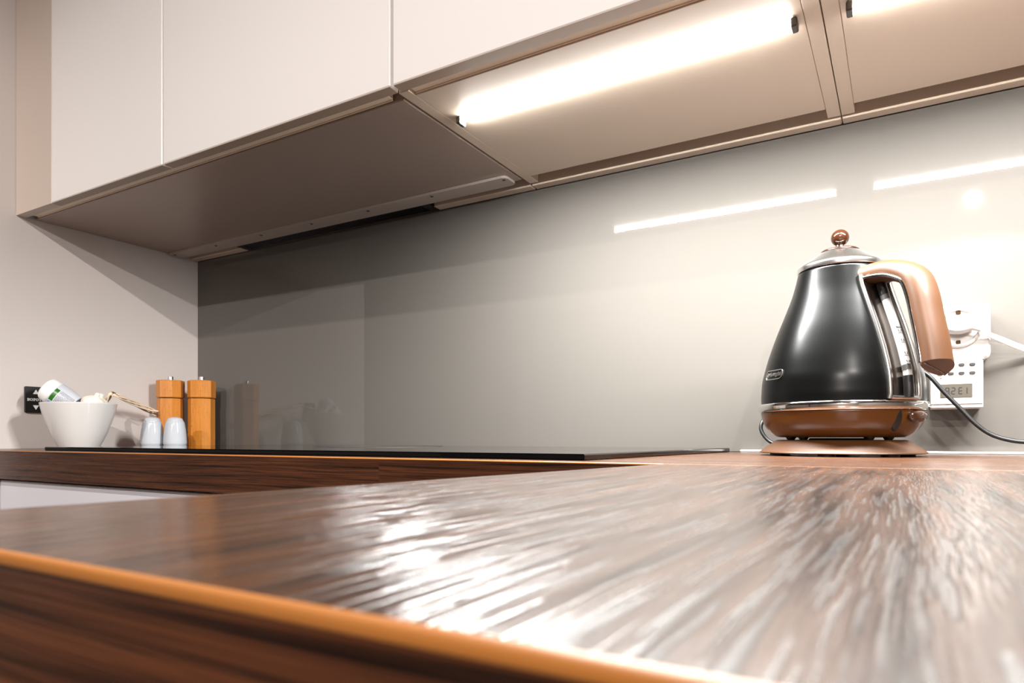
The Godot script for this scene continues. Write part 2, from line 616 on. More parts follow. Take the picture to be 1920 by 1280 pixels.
func hood() -> void:
	var t := thing("extractor_hood", "flat built-in extractor hood under the left wall cabinet above the hob", "extractor hood", Vector3(0, H, 0))
	obj("cover_plate", box(Vector3(LEFT + 0.002, 0.0, 0.046), Vector3(-0.5385, 0.012, 0.3470), 0.0012), M.hood, t)
	# the metal strip with its screws
	var st := mb()
	var poly := []
	for p in rrect(0.905, 0.036, 0.009, 6):
		poly.append(p)
	prism(st, poly, -0.0045, -0.0002, 0.0005, Transform3D(Basis(), Vector3(LEFT + 0.002 + 0.4525, 0, 0.061)))
	obj("metal_strip", st, M.strip, t)
	for k in 7:
		st = mb()
		lathe(st, rounded([Vector2(0, -0.0013), Vector2(0.0025, -0.0011), Vector2(0.0034, -0.0001), Vector2(0, 0.0)], 0.0005), 16, Transform3D(Basis(), Vector3(-1.437 + k * 0.1465, -0.0045, 0.0705)))
		obj("screw", st, M.screw, t)
	for x in [[LEFT + 0.002, -1.27], [-0.738, -0.5365]]:
		obj("back_rail", box(Vector3(x[0], -0.0018, 0.0005), Vector3(x[1], 0.03, 0.02), 0.0012), M.carcass, t)
	# the dark outlet grille
	st = mb()
	bx(st, Vector3(-1.2695, 0.002, 0.0015), Vector3(-0.7385, 0.0045, 0.042), 0.0005)
	for k in 6:
		bx(st, Vector3(-1.2695, -0.001, 0.004 + k * 0.0066), Vector3(-0.7385, 0.0022, 0.0062 + k * 0.0066), 0.0004)
	bx(st, Vector3(-1.2695, -0.0015, 0.0015), Vector3(-1.252, 0.002, 0.042), 0.0005)
	bx(st, Vector3(-0.756, -0.0015, 0.0015), Vector3(-0.7385, 0.002, 0.042), 0.0005)
	obj("outlet_grille", st, M.black, t)

func led_bar(x0: float, x1: float, label: String) -> void:
	var z := 0.2714
	var t := thing("led_bar", label, "light bar", Vector3(x0, H, z), 0.0)
	var l := x1 - x0
	obj("housing", box(Vector3(0.002, -0.0026, -0.0040), Vector3(l - 0.002, -0.0002, 0.0040), 0.0003), M.strip, t)
	# the round-nosed diffuser
	var st := mb()
	var sec := [Vector2(-0.0045, 0.0004), Vector2(0.0045, 0.0004)]
	for k in 9:
		var a := PI * k / 8
		sec.append(Vector2(cos(a) * 0.0045, 0.0034 + sin(a) * 0.0022))
	sweep(st, [Vector3(0.007, 0, 0), Vector3(l * 0.5, 0, 0), Vector3(l - 0.007, 0, 0)], sec, Vector3.BACK)
	obj("diffuser_lamp", st, M.led, t)
	for x in [0.0, l - 0.0068]:
		st = mb()
		bx(st, Vector3(x, -0.0098, -0.0075), Vector3(x + 0.0068, -0.0003, 0.0075), 0.0012)
		obj("end_cap", st, M.cap, t)
	var a := AreaLight3D.new()
	a.name = "bar_light"
	a.area_size = Vector2(l - 0.014, 0.006)
	a.position = Vector3(l / 2, -0.0062, 0)
	a.rotation.x = -PI / 2
	a.light_color = Color(0.99, 0.995, 0.985)
	a.light_energy = LED_ENERGY
	a.shadow_enabled = true
	a.area_range = 8.0
	t.add_child(a)

# ------------------------------------------------------------------ worktops
# a slab over an outline of (x, z) points; edges named in rounds get a rounded upper edge of another colour
func slab(t: Node3D, poly: Array, rounds: Array, r: float, along_z: bool) -> void:
	var th := 0.0457
	var st := mb()
	var ed := mb()
	var face := mb()
	for s in [st, ed, face]:
		s.set_smooth_group(OUT)
	var n := poly.size()
	var c := Vector2.ZERO
	for p in poly:
		c += p / n
	# inner outline: rounded edges move in by r
	var inner := []
	for i in n:
		var p: Vector2 = poly[i]
		var e0: Vector2 = (p - poly[(i - 1 + n) % n]).normalized()
		var e1: Vector2 = (poly[(i + 1) % n] - p).normalized()
		var n0 := Vector2(-e0.y, e0.x)
		var n1 := Vector2(-e1.y, e1.x)
		if n0.dot(c - p) < 0:
			n0 = -n0
		if n1.dot(c - p) < 0:
			n1 = -n1
		var r0 := r if rounds.has((i - 1 + n) % n) else 0.0
		var r1 := r if rounds.has(i) else 0.0
		# the meeting point of both edges moved in
		var a := p + n0 * r0
		var b := p + n1 * r1
		var det := e0.x * e1.y - e0.y * e1.x
		var d := b - a
		inner.append(a + e0 * ((d.x * e1.y - d.y * e1.x) / det))
	var uv := func(x: float, z: float) -> Vector2: return Vector2(z / 0.6 + 0.03, x / 0.4 + 0.7) if along_z else Vector2(x / 0.6, z / 0.4 + 0.2)
	for i in range(1, n - 1):
		var q := [inner[0], inner[i], inner[i + 1]]
		tri(st, Vector3(q[0].x, 0, q[0].y), Vector3(q[1].x, 0, q[1].y), Vector3(q[2].x, 0, q[2].y), Vector3.UP, uv.call(q[0].x, q[0].y), uv.call(q[1].x, q[1].y), uv.call(q[2].x, q[2].y))
		q = [poly[0], poly[i], poly[i + 1]]
		tri(face, Vector3(q[0].x, -th, q[0].y), Vector3(q[1].x, -th, q[1].y), Vector3(q[2].x, -th, q[2].y), Vector3.DOWN)
	for i in n:
		var j := (i + 1) % n
		var p: Vector2 = poly[i]
		var q: Vector2 = poly[j]
		var out := Vector3(((p + q) / 2 - c).x, 0, ((p + q) / 2 - c).y)
		var l := p.distance_to(q)
		var yt := -r if rounds.has(i) else 0.0
		quad(face, Vector3(p.x, yt, p.y), Vector3(q.x, yt, q.y), Vector3(q.x, -th, q.y), Vector3(p.x, -th, p.y), out, Vector2(0, 0.5), Vector2(l / 0.6, 0.5), Vector2(l / 0.6, 0.5 + th / 0.4), Vector2(0, 0.5 + th / 0.4))
		if rounds.has(i):
			ed.set_smooth_group(0)
			for k in 5:
				var a0 := PI / 2 * k / 5
				var a1 := PI / 2 * (k + 1) / 5
				var v := []
				for a in [a0, a1]:
					for m in [i, j]:
						var w: Vector2 = inner[m].lerp(poly[m], sin(a))
						v.append(Vector3(w.x, -r + r * cos(a), w.y))
				quad(ed, v[0], v[1], v[3], v[2], out.normalized() + Vector3.UP)
	obj("top_surface", st, M.wood, t)
	obj("front_face", face, M.wood_edge, t)
	obj("edge_band", ed, M.band, t)

func worktops() -> void:
	var t := thing("worktop", "dark brown wood-grain worktop along the backsplash, carrying the hob", "worktop", Vector3(0, TOP, 0))
	slab(t, [Vector2(LEFT + 0.001, 0.0002), Vector2(LEFT + 0.001, 0.4863), Vector2(2.39, 0.4863), Vector2(2.39, 0.0002)], [1], 0.0012, false)
	var p := thing("peninsula_worktop", "glossy wood-grain peninsula worktop filling the foreground with an orange edge", "worktop", Vector3(0, TOP, 0))
	slab(p, [Vector2(-0.162, 0.4869), Vector2(-0.2295, 0.9437), Vector2(0.66, 0.9437), Vector2(0.66, 0.4869)], [0, 1], 0.0020, true)

func base_cabinets() -> void:
	var spans := [[LEFT + 0.001, -1.3065], [-1.3035, -0.7535], [-0.7505, -0.2400], [0.66, 1.24], [1.243, 1.82], [1.823, 2.388]]
	var says := ["narrow white base filler unit under the worktop at the left wall", "white base cabinet under the hob, second from the left wall", "white base cabinet under the worktop beside the peninsula", "white base cabinet under the worktop just right of the peninsula", "white base cabinet under the worktop, second right of the peninsula", "white base cabinet under the worktop at the right wall"]
	for k in spans.size():
		var a: float = spans[k][0]
		var b: float = spans[k][1]
		var t := thing("base_cabinet", says[k], "base cabinet", Vector3(a, 0, 0), 0.0)
		obj("plinth", box(Vector3(0, 0.0005, 0.05), Vector3(b - a, 0.1, 0.41), 0.001), M.base, t)
		obj("carcass", box(Vector3(0, 0.1005, 0.002), Vector3(b - a, 0.8535, 0.449), 0.001), M.base, t)
		obj("drawer_front", box(Vector3(0.0015, 0.70, 0.4495), Vector3(b - a - 0.0015, 0.8500, 0.468), 0.0012), M.base, t)
		obj("door", box(Vector3(0.0015, 0.105, 0.4495), Vector3(b - a - 0.0015, 0.697, 0.468), 0.0012), M.base, t)
	var p := thing("peninsula_cabinet", "white base cabinet under the peninsula worktop", "base cabinet", Vector3(-0.15, 0, 0.49), 0.0)
	obj("plinth", box(Vector3(0.05, 0.0005, 0.0), Vector3(0.75, 0.1, 0.38), 0.001), M.base, p)
	obj("carcass", box(Vector3(0, 0.1005, 0.0), Vector3(0.8, 0.8535, 0.41), 0.001), M.base, p)
	obj("back_panel", box(Vector3(0, 0.1005, 0.4105), Vector3(0.8, 0.8535, 0.428), 0.001), M.base, p)

# ------------------------------------------------------------------ hob
func hob() -> void:
	var t := thing("induction_hob", "wide flat black glass induction hob lying on the worktop below the hood", "hob", Vector3(0, TOP, 0))
	var st := mb()
	var poly := [Vector2(-1.185, 0.455), Vector2(-1.185, 0.016), Vector2(-0.213, 0.016), Vector2(-0.2435, 0.455)]
	prism(st, poly, 0.0001, 0.006, 0.0012)
	obj("glass_plate", st, M.hob, t)
	for z in [Vector3(-0.74, 0.160, 0.100)]:
		st = mb()
		lathe(st, [Vector2(z.z, 0.0), Vector2(z.z + 0.0012, 0.0), Vector2(z.z + 0.0010, 0.0003), Vector2(z.z + 0.0002, 0.0003), Vector2(z.z, 0.0)], 64, Transform3D(Basis(), Vector3(z.x, 0.00605, z.y)))
		obj("cooking_zone_ring", st, M.hob_print, t)

# ------------------------------------------------------------------ kettle
const KAT := Vector3(-0.062, 0.9, 0.136)
const KPROF := [Vector2(0.0859, 0.0600), Vector2(0.0862, 0.0680), Vector2(0.0858, 0.0750), Vector2(0.0848, 0.0870), Vector2(0.0824, 0.0976), Vector2(0.0775, 0.1156), Vector2(0.0690, 0.1406), Vector2(0.0592, 0.1658), Vector2(0.0517, 0.1862), Vector2(0.0474, 0.2020), Vector2(0.0452, 0.2120)]

func kr(y: float) -> float:
	for i in KPROF.size() - 1:
		var a: Vector2 = KPROF[i]
		var b: Vector2 = KPROF[i + 1]
		if y <= b.y or i == KPROF.size() - 2:
			return lerpf(a.x, b.x, (y - a.y) / (b.y - a.y))
	return 0.05

# the direction at an azimuth in degrees from the photographer, towards the right
func kdir(deg: float) -> Vector3:
	var a := deg_to_rad(deg)
	return Vector3(0.07158, 0, 0.99744) * cos(a) + Vector3(0.99744, 0, -0.07158) * sin(a)

func kettle_base() -> void:
	var t := thing("power_base", "brown conical power base standing on the worktop under the black kettle", "kettle stand", KAT)
	var st := mb()
	lathe(st, rounded([Vector2(0, 0.0026), Vector2(0.0868, 0.0026), Vector2(0.0880, 0.0032), Vector2(0.0872, 0.0046), Vector2(0.0700, 0.0172), Vector2(0.0670, 0.0180), Vector2(0, 0.0180)], 0.0012), 96)
	obj("base_plate", st, M.brown, t)
	for a in [-60.0, -10.0, 40.0, 110.0, 180.0, 240.0]:
		st = mb()
		lathe(st, rounded([Vector2(0, 0.0001), Vector2(0.009, 0.0001), Vector2(0.009, 0.0025), Vector2(0, 0.0025)], 0.0006), 20, Transform3D(Basis(), kdir(a) * 0.074))
		obj("rubber_foot", st, M.rubber, t)
	st = mb()
	lathe(st, rounded([Vector2(0.0, 0.0181), Vector2(0.034, 0.0181), Vector2(0.032, 0.0201), Vector2(0, 0.0201)], 0.0006), 40)
	obj("contact_ring", st, M.rubber, t)
	# the black cord: out of the base at its far left, up in a loop behind the kettle, then right along the wall
	var path := smooth_path([Vector3(-0.050, 0.0085, -0.052), Vector3(-0.0700, 0.0095, -0.058), Vector3(-0.0880, 0.0160, -0.0640), Vector3(-0.0985, 0.0290, -0.0680), Vector3(-0.0985, 0.0410, -0.0720), Vector3(-0.0900, 0.0540, -0.0820), Vector3(-0.0600, 0.0800, -0.1020), Vector3(-0.0150, 0.1060, -0.112), Vector3(0.0400, 0.1120, -0.1020), Vector3(0.0760, 0.1030, -0.0820), Vector3(0.0893, 0.0954, -0.076), Vector3(0.1054, 0.0744, -0.076), Vector3(0.1211, 0.0551, -0.076), Vector3(0.1366, 0.0362, -0.076), Vector3(0.1517, 0.0238, -0.076), Vector3(0.1714, 0.0171, -0.076), Vector3(0.1950, 0.0150, -0.076), Vector3(0.26, 0.0110, -0.072), Vector3(0.36, 0.0040, -0.06), Vector3(0.5, 0.0034, -0.05)], 8)
	st = mb()
	sweep(st, path, circle(0.0025, 12))
	obj("power_cord", st, M.rubber, t)

func kettle() -> void:
	var t := thing("kettle", "matt black pear-shaped kettle with a brown handle and chrome lid, standing on its base", "kettle", KAT)
	var st := mb()
	lathe(st, smooth2([Vector2(0.0, 0.0208), Vector2(0.040, 0.0208), Vector2(0.0640, 0.0211), Vector2(0.0712, 0.0232), Vector2(0.0773, 0.0284), Vector2(0.0826, 0.0360), Vector2(0.0852, 0.0435), Vector2(0.0862, 0.0498), Vector2(0.083, 0.0502)], 4), 96)
	obj("bottom_shell", st, M.brown_gloss, t)
	for a in [-58.0, -38.0, 28.0, 52.0]:
		st = mb()
		lathe(st, rounded([Vector2(0, 0.0181), Vector2(0.004, 0.0181), Vector2(0.006, 0.0215), Vector2(0, 0.0215)], 0.0008), 16, Transform3D(Basis(), kdir(a) * 0.0600))
		obj("foot", st, M.rubber, t)
	st = mb()
	lathe(st, rounded([Vector2(0.080, 0.0502), Vector2(0.0884, 0.0502), Vector2(0.0893, 0.0530), Vector2(0.0893, 0.0570), Vector2(0.0880, 0.0598), Vector2(0.080, 0.0600)], 0.0012), 96)
	obj("chrome_ring", st, M.chrome, t)
	st = mb()
	var pr := smooth2(KPROF, 4)
	pr.append(Vector2(0.0445, 0.2128))
	pr.append(Vector2(0.02, 0.2128))
	lathe(st, pr, 96)
	obj("body", st, M.enamel, t)
	# spout lip at the side turned away to the left
	st = mb()
	var sp := kdir(-136.0)
	sweep(st, [sp * 0.046 + Vector3.UP * 0.164, sp * 0.055 + Vector3.UP * 0.184, sp * 0.0600 + Vector3.UP * 0.2000], circle(0.012, 20), Vector3.ZERO, func(u): return Vector2.ONE * lerpf(1.15, 0.75, u))
	obj("spout", st, M.enamel, t)
	# lid
	var lid := mb()
	lathe(lid, rounded([Vector2(0.0, 0.2130), Vector2(0.0440, 0.2132), Vector2(0.0462, 0.2138), Vector2(0.0464, 0.2192), Vector2(0.0430, 0.2220), Vector2(0.0330, 0.2285), Vector2(0.0240, 0.2345), Vector2(0.0180, 0.2372), Vector2(0, 0.2374)], 0.002), 96)
	var l := obj("lid", lid, M.lid, t)
	st = mb()
	lathe(st, rounded([Vector2(0.0, 0.2375), Vector2(0.0196, 0.2366), Vector2(0.0206, 0.2374), Vector2(0.0190, 0.2390), Vector2(0.0060, 0.2394), Vector2(0.0044, 0.2404), Vector2(0.0042, 0.2450), Vector2(0, 0.2450)], 0.0008), 64)
	obj("knob_plate", st, M.brown_shine, l)
	st = mb()
	ellipsoid(st, Vector3(0, 0.2532, 0), Vector3(0.0098, 0.0096, 0.0098), Basis(), 40)
	obj("knob", st, M.brown_shine, l)
	# handle in the upright plane through the axis
	var az := 44.0
	var d := kdir(az)
	var cut := kdir(0.0) * 0.62
	var tang := kdir(az + 90.0)
	var pts := []
	for p in [Vector2(0.034, 0.1970), Vector2(0.0491, 0.1990), Vector2(0.0698, 0.1985), Vector2(0.0881, 0.1925), Vector2(0.1007, 0.1831), Vector2(0.1080, 0.1663), Vector2(0.1134, 0.1438), Vector2(0.1199, 0.1161), Vector2(0.1240, 0.0935)]:
		pts.append(d * p.x + Vector3.UP * p.y)
	var path := smooth_path(pts, 7)
	var grow := func(u: float) -> Vector2: return Vector2(lerpf(1.22, 1.0, clampf(u * 4.0, 0, 1)), 1.0)
	var sec := []
	for k in 32:
		var a := TAU * k / 32
		sec.append(Vector2(signf(cos(a)) * pow(absf(cos(a)), 0.8) * 0.0163, signf(sin(a)) * pow(absf(sin(a)), 0.8) * 0.0112))
	st = mb()
	sweep(st, path, sec, tang, grow, true, Vector2.ZERO, cut)
	var hd := obj("handle", st, M.brown, t)
	# chrome lines along both flanks, nearer the inner face
	var inner := -1.0
	var tv: Vector3 = (path[30] - path[28]).normalized()
	if tv.cross(tang).dot(d) < 0:
		inner = 1.0
	for s in [-1.0, 1.0]:
		st = mb()
		sweep(st, path.slice(7), [Vector2(-0.0014, -0.0018), Vector2(0.0014, -0.0018), Vector2(0.0014, 0.0018), Vector2(-0.0014, 0.0018)], tang, grow, true, Vector2(s * 0.0148, inner * 0.0052), cut)
		obj("chrome_trim", st, M.chrome, hd)
	st = mb()
	var e: Vector3 = path[-1]
	var et: Vector3 = (path[-1] - path[-2]).normalized()
	var en := et.cross(tang).normalized() * inner
	bx(st, Vector3(-0.0152, -0.0002, -0.0011), Vector3(0.0152, 0.0006, 0.0011), 0.0003, Transform3D(Basis((tang - et * tang.dot(cut)).normalized(), (et + cut).normalized(), (tang - et * tang.dot(cut)).cross(et + cut).normalized()), e + en * 0.005 - et * (en * 0.005).dot(cut)))
	obj("end_trim", st, M.brown_shine, hd)
	# water gauge on the flank below the handle
	st = mb()
	var hw := 0.0192
	for s in [-1.0, 1.0]:
		var rail := []
		for k in 25:
			var y := lerpf(0.0612, 0.197, k / 24.0)
			var r := kr(y) + 0.0022
			rail.append(kdir(az + s * rad_to_deg(hw / r)) * r + Vector3.UP * y)
		sweep(st, rail, [Vector2(-0.0022, -0.003), Vector2(0.0022, -0.003), Vector2(0.0022, 0.003), Vector2(-0.0022, 0.003)], tang)
	var foot := []
	for k in 9:
		var r := kr(0.063) + 0.002
		foot.append(kdir(az + rad_to_deg(hw / r) * lerpf(-1, 1, k / 8.0)) * r + Vector3.UP * 0.0622)
	sweep(st, foot, [Vector2(-0.002, -0.003), Vector2(0.002, -0.003), Vector2(0.002, 0.003), Vector2(-0.002, 0.003)], Vector3.UP)
	var gauge := obj("gauge_frame", st, M.steel, t)
	st = mb()
	st.set_smooth_group(0)
	for k in 24:
		var y0 := lerpf(0.0612, 0.197, k / 24.0)
		var y1 := lerpf(0.0612, 0.197, (k + 1) / 24.0)
		for m in 6:
			var v := []
			for q in [[m, y0], [m + 1, y0], [m + 1, y1], [m, y1]]:
				var r := kr(q[1]) + 0.0010
				v.append(kdir(az + rad_to_deg(hw / r) * lerpf(-1, 1, q[0] / 6.0)) * r + Vector3.UP * q[1])
			quad(st, v[0], v[1], v[2], v[3], d)
	obj("gauge_plate", st, M.plate, gauge)
	var tube := []
	for k in 25:
		var y := lerpf(0.0625, 0.196, k / 24.0)
		tube.append(d * (kr(y) + 0.0058) + Vector3.UP * y)
	st = mb()
	sweep(st, tube.slice(4, 21), circle(0.0044, 20), tang)
	obj("gauge_tube", st, M.clear, gauge)
	for q in [[0, 5], [20, 25]]:
		st = mb()
		sweep(st, tube.slice(q[0], q[1]), circle(0.0050, 20), tang)
		obj("tube_socket", st, M.rubber, gauge)
	for q in [[5, 7], [19, 21]]:
		st = mb()
		sweep(st, tube.slice(q[0], q[1]), circle(0.0047, 20), tang)
		obj("tube_seal", st, M.seal, gauge)
	# printed scale
	st = mb()
	for m in [["MAX", 0.1365, 0.0024], ["1.7", 0.1328, 0.0028], ["1.5", 0.1225, 0.0028], ["1.2", 0.1085, 0.0028], ["1.0", 0.0995, 0.0028]]:
		var y: float = m[1]
		var up := (d * (kr(y + 0.01) - kr(y)) + Vector3.UP * 0.01).normalized()
		var at := d * (kr(y) + 0.0105) + Vector3.UP * y
		put_letters(st, letters(m[0], m[2], "Droid Sans", 0.0002, 700), func(p): return at + tang * (p.x - 0.0012) + up * p.y + d * p.z)
		if m[0] != "MAX":
			bx(st, Vector3(-0.0042, -0.0029, -0.0001), Vector3(0.0020, -0.0023, 0.0001), 0.0001, Transform3D(Basis(tang, up, tang.cross(up)), at))
	obj("gauge_marks", st, M.ink, gauge)
	# switch: dark recess and brown lever in the bottom shell
	st = mb()
	ellipsoid(st, kdir(41.0) * 0.0815 + Vector3.UP * 0.0400, Vector3(0.0066, 0.0132, 0.0032), Basis(kdir(131.0), Vector3(0.0, 0.96, 0) + kdir(41.0) * 0.28, kdir(41.0)).orthonormalized(), 24)
	obj("switch_recess", st, M.rubber, t)
	st = mb()
	ellipsoid(st, kdir(59.0) * 0.0860 + Vector3.UP * 0.0430, Vector3(0.0175, 0.0068, 0.0056), Basis(kdir(149.0), Vector3.UP, kdir(59.0)), 24)
	obj("switch_lever", st, M.brown_shine, t)
	# badge, bent round the body
	var bz := -55.0
	var by := 0.0925
	var bend := func(p: Vector3) -> Vector3:
		var y := by + p.y
		var r := kr(y)
		return kdir(bz + rad_to_deg(p.x / r)) * (r + p.z) + Vector3.UP * y
	st = mb()
	st.set_smooth_group(OUT)
	var o1 := rrect(0.0330, 0.0112, 0.0042, 6)
	var o2 := rrect(0.0312, 0.0094, 0.0034, 6)
	for k in o1.size():
		var a: Vector2 = o1[k]
		var b: Vector2 = o1[(k + 1) % o1.size()]
		var a2: Vector2 = o2[k]
		var b2: Vector2 = o2[(k + 1) % o2.size()]
		var out := kdir(bz)
		var v := []
		for q in [a, b, b2, a2]:
			v.append(bend.call(Vector3(q.x, q.y, 0.0010)))
		quad(st, v[0], v[1], v[2], v[3], out)
		var side: Vector3 = bend.call(Vector3((a.x + b.x) / 2, (a.y + b.y) / 2, 0)) - bend.call(Vector3.ZERO)
		quad(st, bend.call(Vector3(a.x, a.y, -0.0002)), bend.call(Vector3(b.x, b.y, -0.0002)), v[1], v[0], side)
		quad(st, bend.call(Vector3(a2.x, a2.y, -0.0002)), bend.call(Vector3(b2.x, b2.y, -0.0002)), v[2], v[3], -side)
	put_letters(st, letters("De'Longhi", 0.0062, "Droid Sans", 0.0006, 900), func(p): return bend.call(Vector3(p.x * 1.0 + p.y * 0.15, p.y, p.z + 0.0005)))
	obj("badge", st, M.steel, t)

# ------------------------------------------------------------------ timer in the socket
func timer() -> void:
	var t := thing("plug_timer", "white digital plug-in timer with a display and a socket, on the backsplash behind the kettle", "timer", Vector3(0.0588, TOP, 0.0002))
	# bodies are drawn lying, then stood up against the glass: x stays, y up, z out
	var up := Basis(Vector3.RIGHT, PI / 2)      # y -> z, z -> -y
	var st := mb()
	var upper := []
	for p in rrect(0.064, 0.066, 0.007):
		upper.append(Vector2(p.x, p.y))
	prism(st, upper, 0.0, 0.036, 0.003, Transform3D(up, Vector3(0, 0.147, 0)))
	obj("socket_body", st, M.plastic, t)
	st = mb()
	bx(st, Vector3(-0.0285, 0.0560, 0.0), Vector3(0.0245, 0.1130, 0.0395), 0.0012)
	obj("control_body", st, M.plastic, t)
	obj("lower_panel", box(Vector3(-0.0283, 0.0610, 0.0396), Vector3(0.0243, 0.0900, 0.0408), 0.0004), M.plastic, t)
	# earthed socket: a ring wall standing proud, a floor inside and two clips
	st = mb()
	lathe(st, rounded([Vector2(0.0205, 0.0361), Vector2(0.0245, 0.0361), Vector2(0.0245, 0.0385), Vector2(0.0225, 0.0405), Vector2(0.0205, 0.0405), Vector2(0.0198, 0.0361)], 0.0008), 64, Transform3D(up, Vector3(0, 0.1530, 0)))
	obj("socket_ring", st, M.plastic, t)
	for s in [-1.0, 1.0]:
		st = mb()
		bx(st, Vector3(-0.0022, 0.153 + s * 0.0178 - 0.0022, 0.0358), Vector3(0.0022, 0.153 + s * 0.0178 + 0.0022, 0.0385), 0.0006)
		obj("earth_clip", st, M.brass, t)
	for row in 2:
		for k in 4:
			st = mb()
			var poly := rrect(0.0062, 0.0034, 0.0016, 4)
			prism(st, poly, 0.0394, 0.0412, 0.0006, Transform3D(up, Vector3([-0.0183, -0.0076, 0.0031, 0.0137][k], [0.1078, 0.0978][row], 0)))
			obj("button", st, M.button, t)
	st = mb()
	ellipsoid(st, Vector3(-0.0178, 0.0925, 0.0397), Vector3(0.0009, 0.0009, 0.0006), Basis(), 12)
	obj("indicator", st, M.red, t)
	var lcd := obj("display", box(Vector3(-0.0185, 0.0685, 0.0409), Vector3(0.0137, 0.0850, 0.0413), 0.0002), M.lcd, t)
	# seven-segment figures: a top, b upper right, c lower right, d bottom, e lower left, f upper left, g middle
	var seg := {"9": "abcdfg", "2": "abged", "E": "adefg", "1": "bc"}
	var spots := {"9": -0.0112, "2": -0.0052, "E": 0.0021, "1": 0.0068}
	for ch in seg:
		st = mb()
		var w := 0.0034
		var h := 0.0074
		var lines := {"a": [0, h, 1], "g": [0, h / 2, 1], "d": [0, 0, 1], "b": [w / 2, h * 0.75, 0], "c": [w / 2, h * 0.25, 0], "e": [-w / 2, h * 0.25, 0], "f": [-w / 2, h * 0.75, 0]}
		for s in seg[ch]:
			var q: Array = lines[s]
			var c := Vector3(spots[ch] + q[0], 0.0730 + q[1], 0.0414)
			var half := Vector3(w / 2 - 0.0002, 0.00055, 0.0001) if q[2] else Vector3(0.00055, h / 4 - 0.0002, 0.0001)
			bx(st, c - half, c + half, 0.00005)
		obj("figure", st, M.ink, lcd)
	# white plug with a flat cord leaving to the right
	var g := thing("white_plug", "white plug in the timer's socket, its thin cord running right", "plug", Vector3(0.0588, TOP + 0.153, 0.0368))
	st = mb()
	lathe(st, rounded([Vector2(0, 0.0), Vector2(0.0165, 0.0), Vector2(0.0165, 0.010), Vector2(0.012, 0.016), Vector2(0, 0.0165)], 0.004), 40, Transform3D(Basis(Vector3.RIGHT, PI / 2).scaled(Vector3(1, 0.55, 1)), Vector3(0, 0, 0.0005)))
	sweep(st, [Vector3(0.004, 0, 0.010), Vector3(0.012, -0.001, 0.0095), Vector3(0.022, -0.005, 0.0085)], circle(0.0042, 16), Vector3.ZERO, func(u): return Vector2.ONE * lerpf(1.2, 0.75, u))
	obj("plug_body", st, M.plastic, g)
	st = mb()
	for s in [0.0, 0.0042]:
		var path := smooth_path([Vector3(0.016, -0.003 + s * 0.2, 0.0085), Vector3(0.0286, -0.0125 + s * 0.7, 0.006), Vector3(0.044, -0.0198 + s, -0.008), Vector3(0.069, -0.0303 + s, -0.026), Vector3(0.098, -0.0390 + s, -0.0340), Vector3(0.15, -0.050 + s, -0.0348), Vector3(0.25, -0.068 + s, -0.0348), Vector3(0.4, -0.0800 + s, -0.0348)], 6)
		sweep(st, path, circle(0.0017, 10))
	obj("cord", st, M.white, g)

